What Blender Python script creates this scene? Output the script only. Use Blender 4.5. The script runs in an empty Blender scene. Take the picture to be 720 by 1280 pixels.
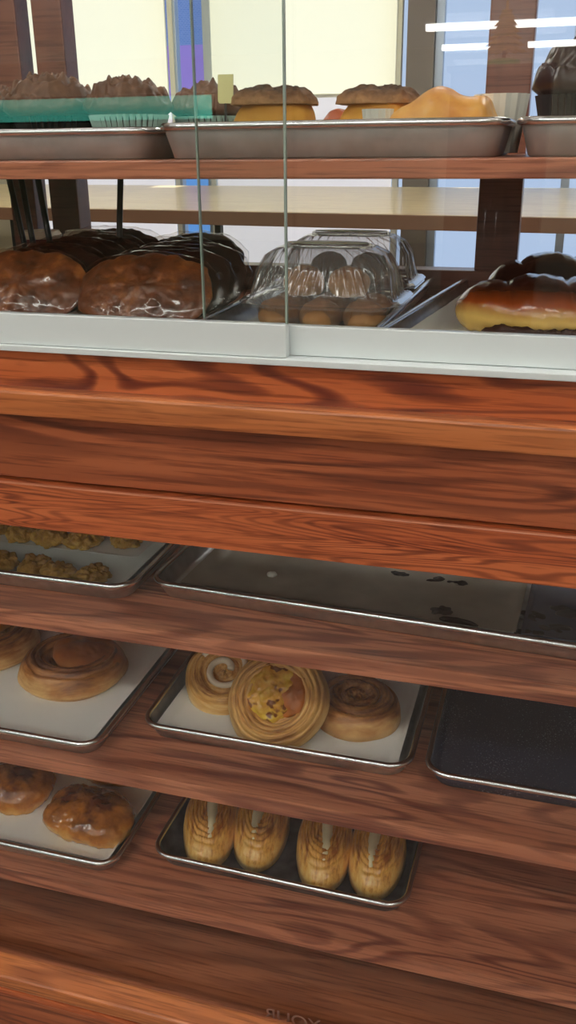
import bpy, bmesh, math, random
from mathutils import Vector, noise, Matrix
random.seed(7)
H = 1.5                      # camera height; the heights below are metres above the floor unless given through Z()
def Z(r): return H + r
col = bpy.context.scene.collection
PI = math.pi

# ------------------------------------------------------------------ materials
def new_mat(name):
    m = bpy.data.materials.new(name); m.use_nodes = True
    nt = m.node_tree; nt.nodes.clear()
    out = nt.nodes.new('ShaderNodeOutputMaterial')
    return m, nt, out
def N(nt, t, **kw):
    n = nt.nodes.new(t)
    for k, v in kw.items(): setattr(n, k, v)
    return n
def setin(n, **kw):
    for k, v in kw.items(): n.inputs[k.replace('_', ' ')].default_value = v
def ramp(nt, stops, interp='LINEAR'):
    r = N(nt, 'ShaderNodeValToRGB'); r.color_ramp.interpolation = interp
    e = r.color_ramp.elements
    while len(e) < len(stops): e.new(0.5)
    for el, (p, c) in zip(e, stops): el.position = p; el.color = (*c, 1) if len(c) == 3 else c
    return r
def s2l(r, g, b):
    f = lambda c: (c/255/12.92) if c/255 <= .04045 else ((c/255+.055)/1.055)**2.4
    return (f(r), f(g), f(b))
def coords(nt, scale=(1, 1, 1), loc=(0, 0, 0), kind='Object'):
    tc = N(nt, 'ShaderNodeTexCoord'); mp = N(nt, 'ShaderNodeMapping')
    mp.inputs['Scale'].default_value = scale; mp.inputs['Location'].default_value = loc
    nt.links.new(tc.outputs[kind], mp.inputs['Vector']); return mp.outputs['Vector']
def math_n(nt, op, a, b=None):
    n = N(nt, 'ShaderNodeMath', operation=op)
    for i, v in enumerate((a, b)):
        if v is None: continue
        if isinstance(v, (int, float)): n.inputs[i].default_value = v
        else: nt.links.new(v, n.inputs[i])
    return n.outputs[0]
def noise_n(nt, vec, scale, detail=4, rough=.5, dist=0):
    n = N(nt, 'ShaderNodeTexNoise'); setin(n, Scale=scale, Detail=detail, Roughness=rough, Distortion=dist)
    nt.links.new(vec, n.inputs['Vector']); return n.outputs['Fac']
def bump(nt, h, strength=.2, dist=.002):
    b = N(nt, 'ShaderNodeBump'); setin(b, Strength=strength, Distance=dist)
    nt.links.new(h, b.inputs['Height']); return b.outputs['Normal']
def mixc(nt, fac, a, b, mode='MIX'):
    m = N(nt, 'ShaderNodeMix', data_type='RGBA', blend_type=mode)
    for s, v in (('Factor', fac), ('A', a), ('B', b)):
        i = [x for x in m.inputs if x.name == s and x.enabled][0] if s != 'Factor' else m.inputs[0]
        if s != 'Factor': i = m.inputs[6] if s == 'A' else m.inputs[7]
        if isinstance(v, (int, float)): i.default_value = v
        elif isinstance(v, tuple): i.default_value = (*v, 1)
        else: nt.links.new(v, i)
    return m.outputs[2]
def bsdf(nt, out, color=None, rough=.5, metal=0, coat=0, normal=None, spec=.5, sss=0):
    b = N(nt, 'ShaderNodeBsdfPrincipled')
    b.inputs['Roughness'].default_value = rough; b.inputs['Metallic'].default_value = metal
    b.inputs['Coat Weight'].default_value = coat; b.inputs['Coat Roughness'].default_value = .12
    b.inputs['Specular IOR Level'].default_value = spec
    if sss: b.inputs['Subsurface Weight'].default_value = sss; b.inputs['Subsurface Scale'].default_value = .01
    if isinstance(color, tuple): b.inputs['Base Color'].default_value = (*color, 1)
    elif color is not None: nt.links.new(color, b.inputs['Base Color'])
    if normal is not None: nt.links.new(normal, b.inputs['Normal'])
    nt.links.new(b.outputs[0], out.inputs['Surface']); return b

def oak(name, light, mid, dark, seed=0, stretch=(1.1, 9, 9), bands=9, rough=.34, contrast=1.0, coat=.25, wob=.55):
    """stained oak, grain running along X: growth-ring contours of a stretched noise plus fine pores"""
    m, nt, out = new_mat(name)
    v = coords(nt, stretch, (seed*3.1, seed*1.7, seed*.9))
    n1 = noise_n(nt, v, 1.0, 1.5, .4, wob)
    v2 = coords(nt, (14, 140, 140), (seed, 1, 0)); jag = noise_n(nt, v2, 1.0, 3, .6)
    ph = math_n(nt, 'ADD', math_n(nt, 'MULTIPLY', n1, bands*6.283), math_n(nt, 'MULTIPLY', jag, 1.6))
    s = math_n(nt, 'MULTIPLY_ADD', math_n(nt, 'SINE', ph), .5); s.node.inputs[2].default_value = .5
    v3 = coords(nt, (9, 260, 260), (seed, 0, 0)); pores = noise_n(nt, v3, 1.0, 3, .65, .1)
    v4 = coords(nt, (1.6, 30, 30), (seed, 2, 0)); streak = noise_n(nt, v4, 1.0, 3, .55, .3)
    sr = ramp(nt, [(.42, (0, 0, 0)), (.80, (.75, .75, .75)), (1, (1, 1, 1))]); nt.links.new(s, sr.inputs[0])
    bw = noise_n(nt, coords(nt, (2, 10, 10), (seed*7, 0, 3)), 1.0, 2)
    br_ = ramp(nt, [(.35, (.25, .25, .25)), (.6, (1, 1, 1))]); nt.links.new(bw, br_.inputs[0])
    f = math_n(nt, 'MULTIPLY', math_n(nt, 'MULTIPLY', sr.outputs[0], br_.outputs[0]), contrast); f.node.use_clamp = True
    base = ramp(nt, [(.34, light), (.68, mid)]); nt.links.new(streak, base.inputs[0])
    c = mixc(nt, f, base.outputs[0], dark)
    pr = ramp(nt, [(.36, (.50, .42, .40)), (.50, (1, 1, 1))]); nt.links.new(pores, pr.inputs[0])
    c = mixc(nt, .8, c, pr.outputs[0], 'MULTIPLY')
    bsdf(nt, out, c, rough, 0, coat, bump(nt, pores, .12, .0006))
    return m

def plain(name, color, rough=.5, metal=0, coat=0, nscale=0, namp=.1, spec=.5, bstr=.1):
    m, nt, out = new_mat(name)
    if nscale:
        f = noise_n(nt, coords(nt), nscale, 4)
        d = tuple(max(0, x*(1-namp)) for x in color); l = tuple(min(1, x*(1+namp)) for x in color)
        r = ramp(nt, [(.3, d), (.7, l)]); nt.links.new(f, r.inputs[0])
        bsdf(nt, out, r.outputs[0], rough, metal, coat, bump(nt, f, bstr, .001), spec)
    else: bsdf(nt, out, color, rough, metal, coat, None, spec)
    return m
def emis(name, color, strength):
    m, nt, out = new_mat(name); e = N(nt, 'ShaderNodeEmission')
    e.inputs[0].default_value = (*color, 1); e.inputs[1].default_value = strength
    nt.links.new(e.outputs[0], out.inputs['Surface']); return m

def thin_glass(name, tint=(1, 1, 1), refl=2.0, haze=.0, rough=0.0, ior=1.5, hazecol=(.8, .8, .8)):
    m, nt, out = new_mat(name)
    t = N(nt, 'ShaderNodeBsdfTransparent'); t.inputs[0].default_value = (*tint, 1)
    g = N(nt, 'ShaderNodeBsdfGlossy'); g.inputs['Roughness'].default_value = rough
    # Schlick reflectance from |N.I|, the same on both faces of the thin sheet
    ge = N(nt, 'ShaderNodeNewGeometry'); dt = N(nt, 'ShaderNodeVectorMath', operation='DOT_PRODUCT')
    nt.links.new(ge.outputs['Incoming'], dt.inputs[0]); nt.links.new(ge.outputs['Normal'], dt.inputs[1])
    om = math_n(nt, 'SUBTRACT', 1.0, math_n(nt, 'ABSOLUTE', dt.outputs['Value']))
    f = math_n(nt, 'MULTIPLY_ADD', math_n(nt, 'POWER', om, 5.0), .96); f.node.inputs[2].default_value = .04
    f = math_n(nt, 'MULTIPLY', f, refl); f.node.use_clamp = True
    mx = N(nt, 'ShaderNodeMixShader'); nt.links.new(f, mx.inputs[0])
    nt.links.new(t.outputs[0], mx.inputs[1]); nt.links.new(g.outputs[0], mx.inputs[2])
    last = mx
    if haze:
        d = N(nt, 'ShaderNodeBsdfDiffuse'); d.inputs[0].default_value = (*hazecol, 1)
        m2 = N(nt, 'ShaderNodeMixShader'); m2.inputs[0].default_value = haze
        nt.links.new(mx.outputs[0], m2.inputs[1]); nt.links.new(d.outputs[0], m2.inputs[2]); last = m2
    nt.links.new(last.outputs[0], out.inputs['Surface']); return m

def baked(name, pale, gold, dark, zlo, zhi, nscale=30, amt=.5, rough=.45, coat=0, bstr=.4, speck=None, speck_thr=.62, speck_scale=120, spec=.4, rings=0, stretch=None):
    """baked dough: browner towards its top, mottled by noise; optional specks"""
    m, nt, out = new_mat(name)
    tc = N(nt, 'ShaderNodeTexCoord'); sx = N(nt, 'ShaderNodeSeparateXYZ'); nt.links.new(tc.outputs['Object'], sx.inputs[0])
    mr = N(nt, 'ShaderNodeMapRange'); mr.inputs[1].default_value = zlo; mr.inputs[2].default_value = zhi
    nt.links.new(sx.outputs[2], mr.inputs[0])
    nz = noise_n(nt, coords(nt), nscale, 5, .6)
    a = math_n(nt, 'MULTIPLY_ADD', nz, amt*2); a.node.inputs[2].default_value = -amt
    f = math_n(nt, 'ADD', mr.outputs[0], a)
    if rings:      # browned edges of the rolled layers, following the coil round the centre
        cx = N(nt, 'ShaderNodeCombineXYZ'); ln = N(nt, 'ShaderNodeVectorMath', operation='LENGTH')
        nt.links.new(sx.outputs[0], cx.inputs[0]); nt.links.new(sx.outputs[1], cx.inputs[1]); nt.links.new(cx.outputs[0], ln.inputs[0])
        an = math_n(nt, 'ARCTAN2', sx.outputs[1], sx.outputs[0])
        cv = N(nt, 'ShaderNodeCombineXYZ')
        nt.links.new(math_n(nt, 'MULTIPLY_ADD', ln.outputs['Value'], float(rings)), cv.inputs[0]); nt.links.new(math_n(nt, 'COSINE', an), cv.inputs[1]); nt.links.new(math_n(nt, 'SINE', an), cv.inputs[2])
        f = math_n(nt, 'ADD', f, math_n(nt, 'MULTIPLY_ADD', noise_n(nt, cv.outputs[0], 1.0, 3, .6), 1.8)); f.node.inputs[1].links[0].from_node.inputs[2].default_value = -.9
    if stretch:
        n5 = noise_n(nt, coords(nt, stretch), 1.0, 3, .65, .4)
        f = math_n(nt, 'ADD', f, math_n(nt, 'MULTIPLY_ADD', n5, 2.0)); f.node.inputs[1].links[0].from_node.inputs[2].default_value = -1.0
    r = ramp(nt, [(0, pale), (.5, gold), (1, dark)]); nt.links.new(f, r.inputs[0])
    c = r.outputs[0]
    if speck:
        n2 = noise_n(nt, coords(nt), speck_scale, 2)
        rr = ramp(nt, [(speck_thr, (0, 0, 0)), (speck_thr+.04, (1, 1, 1))]); nt.links.new(n2, rr.inputs[0])
        c = mixc(nt, rr.outputs[0], c, speck)
    n3 = noise_n(nt, coords(nt), nscale*4, 4)
    bsdf(nt, out, c, rough, 0, coat, bump(nt, n3, bstr, .002), spec)
    return m

OAK_F = oak('stained_oak_frieze', s2l(206, 116, 66), s2l(188, 96, 50), s2l(110, 46, 28), 1, (3.4, 6, 17), 6, contrast=1.0)
OAK_P = oak('stained_oak_panel', s2l(180, 102, 64), s2l(160, 84, 50), s2l(98, 46, 29), 4, (1.5, 6, 15), 8, contrast=.9)
OAK_R = oak('stained_oak_rail', s2l(204, 112, 66), s2l(184, 92, 52), s2l(110, 48, 28), 9, (3.2, 8, 44), 16, contrast=.9)
OAK_L = oak('stained_oak_ledge', s2l(206, 128, 76), s2l(190, 110, 60), s2l(140, 74, 40), 12, (1.2, 8, 30), 12, contrast=.65)
OAK_S = oak('stained_oak_shelf', s2l(214, 138, 104), s2l(196, 116, 84), s2l(124, 56, 40), 20, (2.6, 15, 18), 7, contrast=.85, rough=.3)
OAK_D = oak('stained_oak_carcass', s2l(184, 114, 80), s2l(164, 98, 66), s2l(122, 66, 42), 33, (1.2, 9, 10), 7, contrast=.6)
POST = oak('dark_post_wood', s2l(128, 84, 66), s2l(112, 68, 52), s2l(80, 46, 36), 5, (14, 14, 1.2), 4, contrast=.5)
STEEL = plain('aluminium_pan', (.60, .61, .62), .3, .95, 0, 60, .12, bstr=.08)
RIMM = plain('aluminium_rim', (.78, .79, .8), .22, 1.0, 0)
WHITE = plain('white_track', s2l(222, 230, 230), .35, 0, .2)
DARKM = plain('dark_metal', (.03, .027, .025), .35, .6)
GLASS = thin_glass('pane_glass', (.985, .995, .99), 1.3)
GEDGE = plain('pane_edge', s2l(150, 165, 155), .2, 0, .5)
PLAST = thin_glass('clear_plastic', (.96, .96, .96), 2.6, .10, .06, 1.5, (.9, .9, .86))
PAPER = plain('parchment', s2l(246, 247, 242), .6, 0, 0, 9, .05)
PAPER_W = plain('white_baking_paper', s2l(238, 238, 226), .6)

# ------------------------------------------------------------------ mesh helpers
def link_mesh(name, verts, faces, mat, parent=None, smooth=True, loc=(0, 0, 0), rot=(0, 0, 0)):
    me = bpy.data.meshes.new(name); me.from_pydata([tuple(v) for v in verts], [], faces); me.update()
    bm = bmesh.new(); bm.from_mesh(me); bmesh.ops.recalc_face_normals(bm, faces=bm.faces); bm.to_mesh(me); bm.free()
    if smooth:
        for p in me.polygons: p.use_smooth = True
    o = bpy.data.objects.new(name, me); col.objects.link(o)
    if mat: me.materials.append(mat)
    o.parent = parent; o.location = loc; o.rotation_euler = rot
    return o
def box(name, x0, x1, y0, y1, z0, z1, mat, parent=None, bev=.0015, seg=2):
    """box with bevelled edges, vertices in the parent's space"""
    bm = bmesh.new(); bmesh.ops.create_cube(bm, size=1)
    for v in bm.verts:
        v.co = Vector(((x0+x1)/2+v.co.x*(x1-x0), (y0+y1)/2+v.co.y*(y1-y0), (z0+z1)/2+v.co.z*(z1-z0)))
    if bev: bmesh.ops.bevel(bm, geom=bm.edges[:], offset=bev, segments=seg, affect='EDGES', profile=.6)
    me = bpy.data.meshes.new(name); bm.to_mesh(me); bm.free()
    if mat: me.materials.append(mat)
    o = bpy.data.objects.new(name, me); col.objects.link(o); o.parent = parent
    return o
def tag(o, label, cat, group=None, kind=None):
    if label: o['label'] = label
    if cat: o['category'] = cat
    if group: o['group'] = group
    if kind: o['kind'] = kind
    return o
def thing(name, label, cat, loc=(0, 0, 0), rot=(0, 0, 0), group=None):
    o = bpy.data.objects.new(name, None); col.objects.link(o); o.empty_display_size = .05
    o.location = loc; o.rotation_euler = rot
    return tag(o, label, cat, group)
def struct(o): o['kind'] = 'structure'; return o
def dup(root, loc, rot=None, label=None, scale=None):
    r = root.copy(); col.objects.link(r); r.location = loc
    if rot is not None: r.rotation_euler = rot
    if scale is not None: r.scale = scale if isinstance(scale, tuple) else (scale,)*3
    if label: r['label'] = label
    for ch in list(root.children):
        c = ch.copy(); col.objects.link(c); c.parent = r
        for g in ch.children:
            d = g.copy(); col.objects.link(d); d.parent = c
    return r
def fbm(p, s, o=3):
    v = 0; a = 1
    for i in range(o): v += a*noise.noise(Vector(p)*s*(2**i)); a *= .5
    return v
def rrect(w, d, r, n=8):
    pts = []
    for cx, cy, a0 in ((w/2-r, d/2-r, 0), (-w/2+r, d/2-r, 90), (-w/2+r, -d/2+r, 180), (w/2-r, -d/2+r, 270)):
        for i in range(n+1):
            a = math.radians(a0+90*i/n); pts.append((cx+r*math.cos(a), cy+r*math.sin(a)))
    return pts
def rings_mesh(name, rings, mat, parent=None, cap0=True, cap1=True, smooth=True, closed=True, **kw):
    n = len(rings[0]); V = [p for r in rings for p in r]; F = []
    for i in range(len(rings)-1):
        for j in range(n if closed else n-1):
            k = (j+1) % n; F.append((i*n+j, i*n+k, (i+1)*n+k, (i+1)*n+j))
    if cap0: F.append(tuple(range(n))[::-1])
    if cap1: F.append(tuple(range((len(rings)-1)*n, len(rings)*n)))
    return link_mesh(name, V, F, mat, parent, smooth, **kw)
def tube(name, pts, rad, mat, parent=None, closed=False, n=10, **kw):
    P = [Vector(p) for p in pts]; rings = []; L = len(P)
    for i, p in enumerate(P):
        a = P[(i-1) % L] if (closed or i) else p; b = P[(i+1) % L] if (closed or i < L-1) else p
        t = (b-a).normalized(); up = Vector((0, 0, 1)) if abs(t.z) < .95 else Vector((0, 1, 0))
        s = t.cross(up).normalized(); u = s.cross(t)
        r = rad(i/(L-1)) if callable(rad) else rad
        rings.append([p+(s*math.cos(2*PI*k/n)+u*math.sin(2*PI*k/n))*r for k in range(n)])
    if closed: rings.append(rings[0])
    return rings_mesh(name, rings, mat, parent, not closed, not closed, **kw)
def autosmooth(o, ang=35):
    o.data.set_sharp_from_angle(angle=math.radians(ang)); return o

def tray(label, cx, cy, z, w, d, rz=0, h=.025, mat=STEEL, rimmat=RIMM, group=None, r=.03):
    t = thing('baking_tray', label, 'tray', (cx, cy, z), (0, 0, rz), group)
    def ring(ins, zz): return [(x, y, zz) for x, y in rrect(w-2*ins, d-2*ins, max(r-ins*.4, .006), 8)]
    rings = [ring(.014, 0), ring(.011, .0015), ring(.003, h-.004), ring(.003, h-.001), ring(.006, h-.001), ring(.0065, h-.004), ring(.0135, .0035), ring(.017, .0022)]
    autosmooth(rings_mesh('pan', rings, mat, t), 50)
    tube('rim', [(x, y, h-.001) for x, y in rrect(w-.004, d-.004, r, 8)], .0042, rimmat, t, True)
    return t
def parchment(label, cx, cy, z, w, d, rz=0, mat=PAPER, wav=.0012, curl=.012):
    """a thin sheet that lies in a tray, its edges turned up against the walls"""
    nx, ny = 40, 40; V = []; F = []
    for j in range(ny+1):
        for i in range(nx+1):
            x = (i/nx-.5)*w; y = (j/ny-.5)*d
            e = max(0, max(abs(x)/(w/2), abs(y)/(d/2))-.955)/.045
            V.append((x, y, .0012+curl*e*e+wav*(1+fbm((x+cx, y+cy, z), 14))))
    for j in range(ny):
        for i in range(nx):
            a = j*(nx+1)+i; F.append((a, a+1, a+nx+2, a+nx+1))
    o = link_mesh('parchment_sheet', V, F, mat, None, loc=(cx, cy, z+.0025), rot=(0, 0, rz))
    so = o.modifiers.new('thickness', 'SOLIDIFY'); so.thickness = .0004; so.offset = 1
    return tag(o, label, 'parchment paper')

def dome(name, rx, ry, h, mat, parent=None, disp=None, nt=26, nth=56, sq=2.0, cut=2.05, pw=1.0, seed=0, **kw):
    """closed rounded body resting on z=0; plan = superellipse of power sq"""
    rings = []; tmax = cut
    zb = math.cos(tmax)
    for i in range(1, nt+1):
        t = tmax*i/nt; ring = []
        for k in range(nth):
            a = 2*PI*k/nth; c, s = math.cos(a), math.sin(a)
            R = (abs(c)**sq+abs(s)**sq)**(-1/sq)
            st = math.sin(t)**pw
            x = rx*R*c*st; y = ry*R*s*st; z = h*(math.cos(t)-zb)/(1-zb)
            if disp:
                dd = disp(x, y, z, a, t)
                nx, ny, nz = c*math.sin(t), s*math.sin(t), math.cos(t)
                x += nx*dd; y += ny*dd; z += nz*dd
            ring.append((x, y, max(z, 0)))
        rings.append(ring)
    o = rings_mesh(name, rings, mat, parent, True, True, **kw)
    return o

# ------------------------------------------------------------------ room
WALLM = plain('cream_wall', s2l(232, 224, 200), .8, nscale=4, namp=.03)
LAV = plain('pale_dado', s2l(214, 204, 214), .6, nscale=3, namp=.05)
CEIL = plain('white_ceiling', s2l(236, 236, 232), .8)
FLOORM = plain('brown_floor_tiles', s2l(122, 108, 98), .35, nscale=2, namp=.06)
FRAMEM = plain('grey_window_frame', s2l(122, 112, 104), .4, .3)
ALUF = plain('blue_grey_frame', s2l(170, 184, 200), .35, .5)
X0, X1, Y0, Y1, ZC = -10.6, 4.5, -14.0, 6.0, 2.9
struct(box('floor', X0-.2, X1+.2, Y0-.2, Y1+.2, -.1, 0, FLOORM, bev=0))
struct(box('ceiling', X0-.2, X1+.2, Y0-.2, Y1+.2, ZC, ZC+.1, CEIL, bev=0))
struct(box('wall_left', X0-.2, X0, Y0, Y1, 0, ZC, WALLM, bev=0))
struct(box('wall_right', X1, X1+.2, Y0, Y1, 0, ZC, WALLM, bev=0))
struct(box('wall_front', X0, X1, Y0-.2, Y0, 0, ZC, WALLM, bev=0))
# back wall with openings: x ranges of the glazing
def wall_piece(a, b, z0, z1, m=WALLM):
    return struct(box('wall_back', a, b, Y1, Y1+.16, z0, z1, m, bev=0))
zt = 2.75; zs = Z(.31)
wall_piece(X0, -3.74, 0, ZC); wall_piece(-3.74, X1, zt, ZC)
wall_piece(-3.74, -2.52, 0, .35); wall_piece(-2.30, -1.06, 0, .35)
wall_piece(-2.52, -2.30, 0, .35)
wall_piece(-1.02, -.86, 0, zt, FRAMEM)
wall_piece(-.86, X1, 0, .45)
wall_piece(2.2, X1, .45, zt)
WGLASS = thin_glass('window_glass', (.98, .99, 1), .08)
def win(n, a, b, z0, z1, fm, fw=.035, mull=()):
    r = struct(bpy.data.objects.new('window_%d' % n, None)); col.objects.link(r); r.location = (0, Y1+.08, 0)
    def fr(x0, x1, za, zb): struct(box('window_frame', x0, x1, -.03, .03, za, zb, fm, r, .003))
    fr(a, a+fw, z0, z1); fr(b-fw, b, z0, z1); fr(a+fw, b-fw, z0, z0+fw); fr(a+fw, b-fw, z1-fw, z1)
    for x in mull: fr(x-fw/2, x+fw/2, z0+fw, z1-fw)
    struct(box('window_pane', a+fw*.5, b-fw*.5, -.003, .003, z0+fw*.5, z1-fw*.5, WGLASS, r, 0))
    return r
win(1, -3.74, -2.52, .35, zt, PAPER_W); win(2, -2.52, -2.30, .35, zt, ALUF, .02)
win(3, -2.30, -1.06, .35, zt, PAPER_W); win(4, -.86, 2.2, .45, zt, ALUF, .05, (-.05, 1.1))
# roller shades, daylit from behind
m, nt, out = new_mat('roller_shade_fabric')
tr = N(nt, 'ShaderNodeBsdfTranslucent'); tr.inputs[0].default_value = (.92, .88, .68, 1)
df = N(nt, 'ShaderNodeBsdfDiffuse'); df.inputs[0].default_value = (.85, .8, .6, 1)
mx = N(nt, 'ShaderNodeMixShader'); mx.inputs[0].default_value = .35
nt.links.new(tr.outputs[0], mx.inputs[1]); nt.links.new(df.outputs[0], mx.inputs[2]); nt.links.new(mx.outputs[0], out.inputs['Surface'])
SHADE = m
def shade(a, b, label):
    t = thing('roller_shade', label, 'window shade', ((a+b)/2, Y1-.03, zs-.01), group=None)
    w = (b-a)/2
    link_mesh('shade_fabric', [(-w, 0, 0), (w, 0, 0), (w, 0, zt-zs), (-w, 0, zt-zs)], [(0, 1, 2, 3)], SHADE, t, False)   # one woven sheet
    box('roller_cassette', -w, w, -.02, .024, zt-zs, zt-zs+.07, PAPER_W, t, .004)
    box('bottom_bar', -w, w, -.006, .006, -.02, 0, PAPER_W, t, .002)
shade(-3.72, -2.53, 'wide pale yellow window shade left of the narrow blue window, beyond the cupcakes')
shade(-2.29, -1.07, 'wide pale yellow window shade right of the narrow blue window, beyond the crumb-topped cakes')
m, nt, out = new_mat('frosted_film')  # added translucent sheets stand in for the bright view through clear panes
tr = N(nt, 'ShaderNodeBsdfTranslucent'); tr.inputs[0].default_value = (.66, .60, .60, 1)
df = N(nt, 'ShaderNodeBsdfDiffuse'); df.inputs[0].default_value = (.8, .78, .8, 1)
mx = N(nt, 'ShaderNodeMixShader'); mx.inputs[0].default_value = .35
nt.links.new(tr.outputs[0], mx.inputs[1]); nt.links.new(df.outputs[0], mx.inputs[2]); nt.links.new(mx.outputs[0], out.inputs['Surface'])
for n_, a, b in ((1, -3.70, -2.56), (3, -2.26, -1.10)):
    o = struct(link_mesh('window_film', [(a, Y1+.06, .385), (b, Y1+.06, .385), (b, Y1+.06, zs-.02), (a, Y1+.06, zs-.02)], [(0, 1, 2, 3)], m, None, False))
    o.name = 'trim_%d' % n_
# exterior building seen through the narrow window
m, nt, out = new_mat('blue_grey_brick')
br = N(nt, 'ShaderNodeTexBrick'); setin(br, Scale=9.0); br.inputs['Color1'].default_value = (*s2l(120, 150, 205), 1); br.inputs['Color2'].default_value = (*s2l(135, 160, 210), 1); br.inputs['Mortar'].default_value = (*s2l(165, 180, 220), 1); br.inputs['Mortar Size'].default_value = .03
mp = coords(nt, (1, 1, 1)); sxyz = N(nt, 'ShaderNodeSeparateXYZ'); cxyz = N(nt, 'ShaderNodeCombineXYZ')
nt.links.new(mp, sxyz.inputs[0]); nt.links.new(sxyz.outputs[0], cxyz.inputs[0]); nt.links.new(sxyz.outputs[2], cxyz.inputs[1]); nt.links.new(cxyz.outputs[0], br.inputs['Vector'])
bsdf(nt, out, br.outputs[0], .8)
t = thing('brick_building', 'blue-grey brick building front seen through the narrow window', 'building', (-6.6, 16, 0))
box('wall', -.9, .9, 0, 1.2, 3.1, 4.8, m, t, 0)
box('shopfront_band', -.9, .9, 0, 1.2, 1.5, 3.1, plain('purple_fascia', s2l(190, 150, 225), .6), t, 0)
box('ground_floor', -.9, .9, 0, 1.2, -3, 1.5, plain('light_blue_shopfront', s2l(120, 180, 235), .4), t, 0)

# ceiling fluorescent fixtures
TUBE = emis('fluorescent_diffuser', (1, .96, .90), 11)
HOUS = plain('white_fixture', s2l(240, 240, 238), .5)
def fixture(x, y, L, label, tm=TUBE):
    t = thing('ceiling_light', label, 'ceiling light', (x, y, ZC-.09), group='ceiling lights in rows over the shop')
    box('housing', -L/2, L/2, -.16, .16, .03, .09, HOUS, t, .004)
    box('diffuser', -L/2+.02, L/2-.02, -.06, .06, -.045, .029, tm, t, .012)
lab = 'white box-shaped ceiling light of the shop, outside the view and mirrored in the glass'
FIX = []
for y, xs in ((-.9, (-3.6, -1.2, 1.2)), (-3.0, (-3.6, -1.2, 1.2)), (-5.2, (-3.6, -1.2, 1.2)), (-7.6, (-.55, 1.5)), (-10.5, (-.93, 1.1))):
    for x in xs: FIX.append((x, y))
for x, y in FIX: fixture(x, y, 1.9, lab)
for x in (-1.62, -.42): fixture(x, -13.0, .8, lab)
for x, y in ((-2.6, 3.0), (.3, 3.0), (-1.2, .75), (1.2, .75)): fixture(x, y, 1.7, 'white box-shaped ceiling light of the shop, outside the view and mirrored in the glass')  # the unseen pair right over the case is added to brighten its inside

# counter beyond the case
TAB = oak('pale_maple', s2l(244, 222, 166), s2l(236, 208, 148), s2l(214, 180, 118), 40, (.8, 6, 6), 4, contrast=.4)
TABE = plain('brown_counter_edge', s2l(126, 88, 62), .5)
t = thing('window_counter', 'long pale wood counter with brown edge beyond the case, under the windows', 'counter', (-1.0, 3.08, 0), (0, 0, -.13))
box('counter_top', -3.6, 3.2, .0, 2.0, Z(-.2)-.03, Z(-.2), TAB, t, .002)
box('front_edge', -3.6, 3.2, -.02, -.0005, Z(-.2)-.045, Z(-.2)-.001, TABE, t, .002)
for x in (-3.3, -1.12, 1.2, 3.0):
    box('leg', x-.018, x+.018, .1, .136, 0, Z(-.2)-.031, DARKM, t, .002)
    box('leg', x-.018, x+.018, 1.8, 1.836, 0, Z(-.2)-.031, DARKM, t, .002)

# ------------------------------------------------------------------ display case
XL, XR = -1.25, .62
case = thing('display_case', 'stained oak bakery display case with glass front, white tracks and shelves of pastry', 'display case', (0, .88, 0))
def cb(name, x0, x1, y0, y1, r0, r1, mat, bev=.0015, parent=case):   # y is world, heights relative to the camera
    return box(name, x0, x1, y0-.88, y1-.88, Z(r0), Z(r1), mat, parent, bev)
cb('frieze_board', XL, XR, .874, .895, -.250, -.2005, OAK_F, .001)
cb('ledge', XL, XR, .852, .93, -.2705, -.2425, OAK_L, .003)
cb('front_panel', XL, XR, .874, .895, -.3510, -.2705, OAK_P, .001)
cb('lower_rail', XL, XR, .862, .892, -.4085, -.354, OAK_R, .0015)
cb('rail_beading', XL, XR, .8605, .866, -.3550, -.3532, plain('pale_beading', s2l(206, 130, 96), .35, 0, .3), .0008)  # thin pale strip paints the highlight along the rail's top edge
# interior shelves
for zt_, nm in ((-.556, 'shelf'), (-.782, 'shelf'), (-1.000, 'shelf')):
    cb(nm, XL, XR, .92, 1.50, zt_-.024, zt_, OAK_S, .0025)
cb('deck', XL, XR, .8845, 1.50, -1.170, -1.1415, OAK_D, .001)
cb('back_panel', XL, XR, 1.502, 1.52, -1.2, -.232, OAK_D, .001)
cb('side_panel', XL-.022, XL, .874, 1.52, -1.5, -.20, OAK_D)
cb('side_panel', XR, XR+.022, .874, 1.52, -1.5, -.20, OAK_D)
# base
cb('base_cap', XL, XR, .842, .884, -1.150, -1.128, OAK_L, .004)
cb('base_board', XL, XR, .856, .882, -1.5, -1.150, OAK_P, .001)
cb('base_beading', XL, XR, .846, .858, -1.172, -1.157, OAK_R, .004)
# lower glazing, a reflected word modelled on it as mirrored letters
gl = cb('lower_glass', XL+.002, XR-.002, .897, .902, -1.139, -.36, GLASS, 0)
# upper case
cb('case_floor', XL, XR, .897, 1.46, -.2305, -.2085, OAK_S, .001)
cb('back_sill', XL, XR, 1.40, 1.44, -.2085, -.1705, POST, .002)
cb('upper_shelf', XL, XR, .98, 1.42, -.031, -.0115, OAK_S, .002)
cb('top_rail', XL, XR, 1.40, 1.44, .62, .68, POST)
cb('top_rail', XL, XR, .865, .905, .62, .68, POST)
for a, b in ((-.885, -.840), (-.812, -.762), (-.128, -.068), (.55, .61)):
    cb('post', a, b, 1.40, 1.44, -.1705, .62, POST, .002)
for x in (XL, XR-.05):
    cb('corner_post', x, x+.05, .866, .905, -.2, .62, POST, .002)
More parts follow.
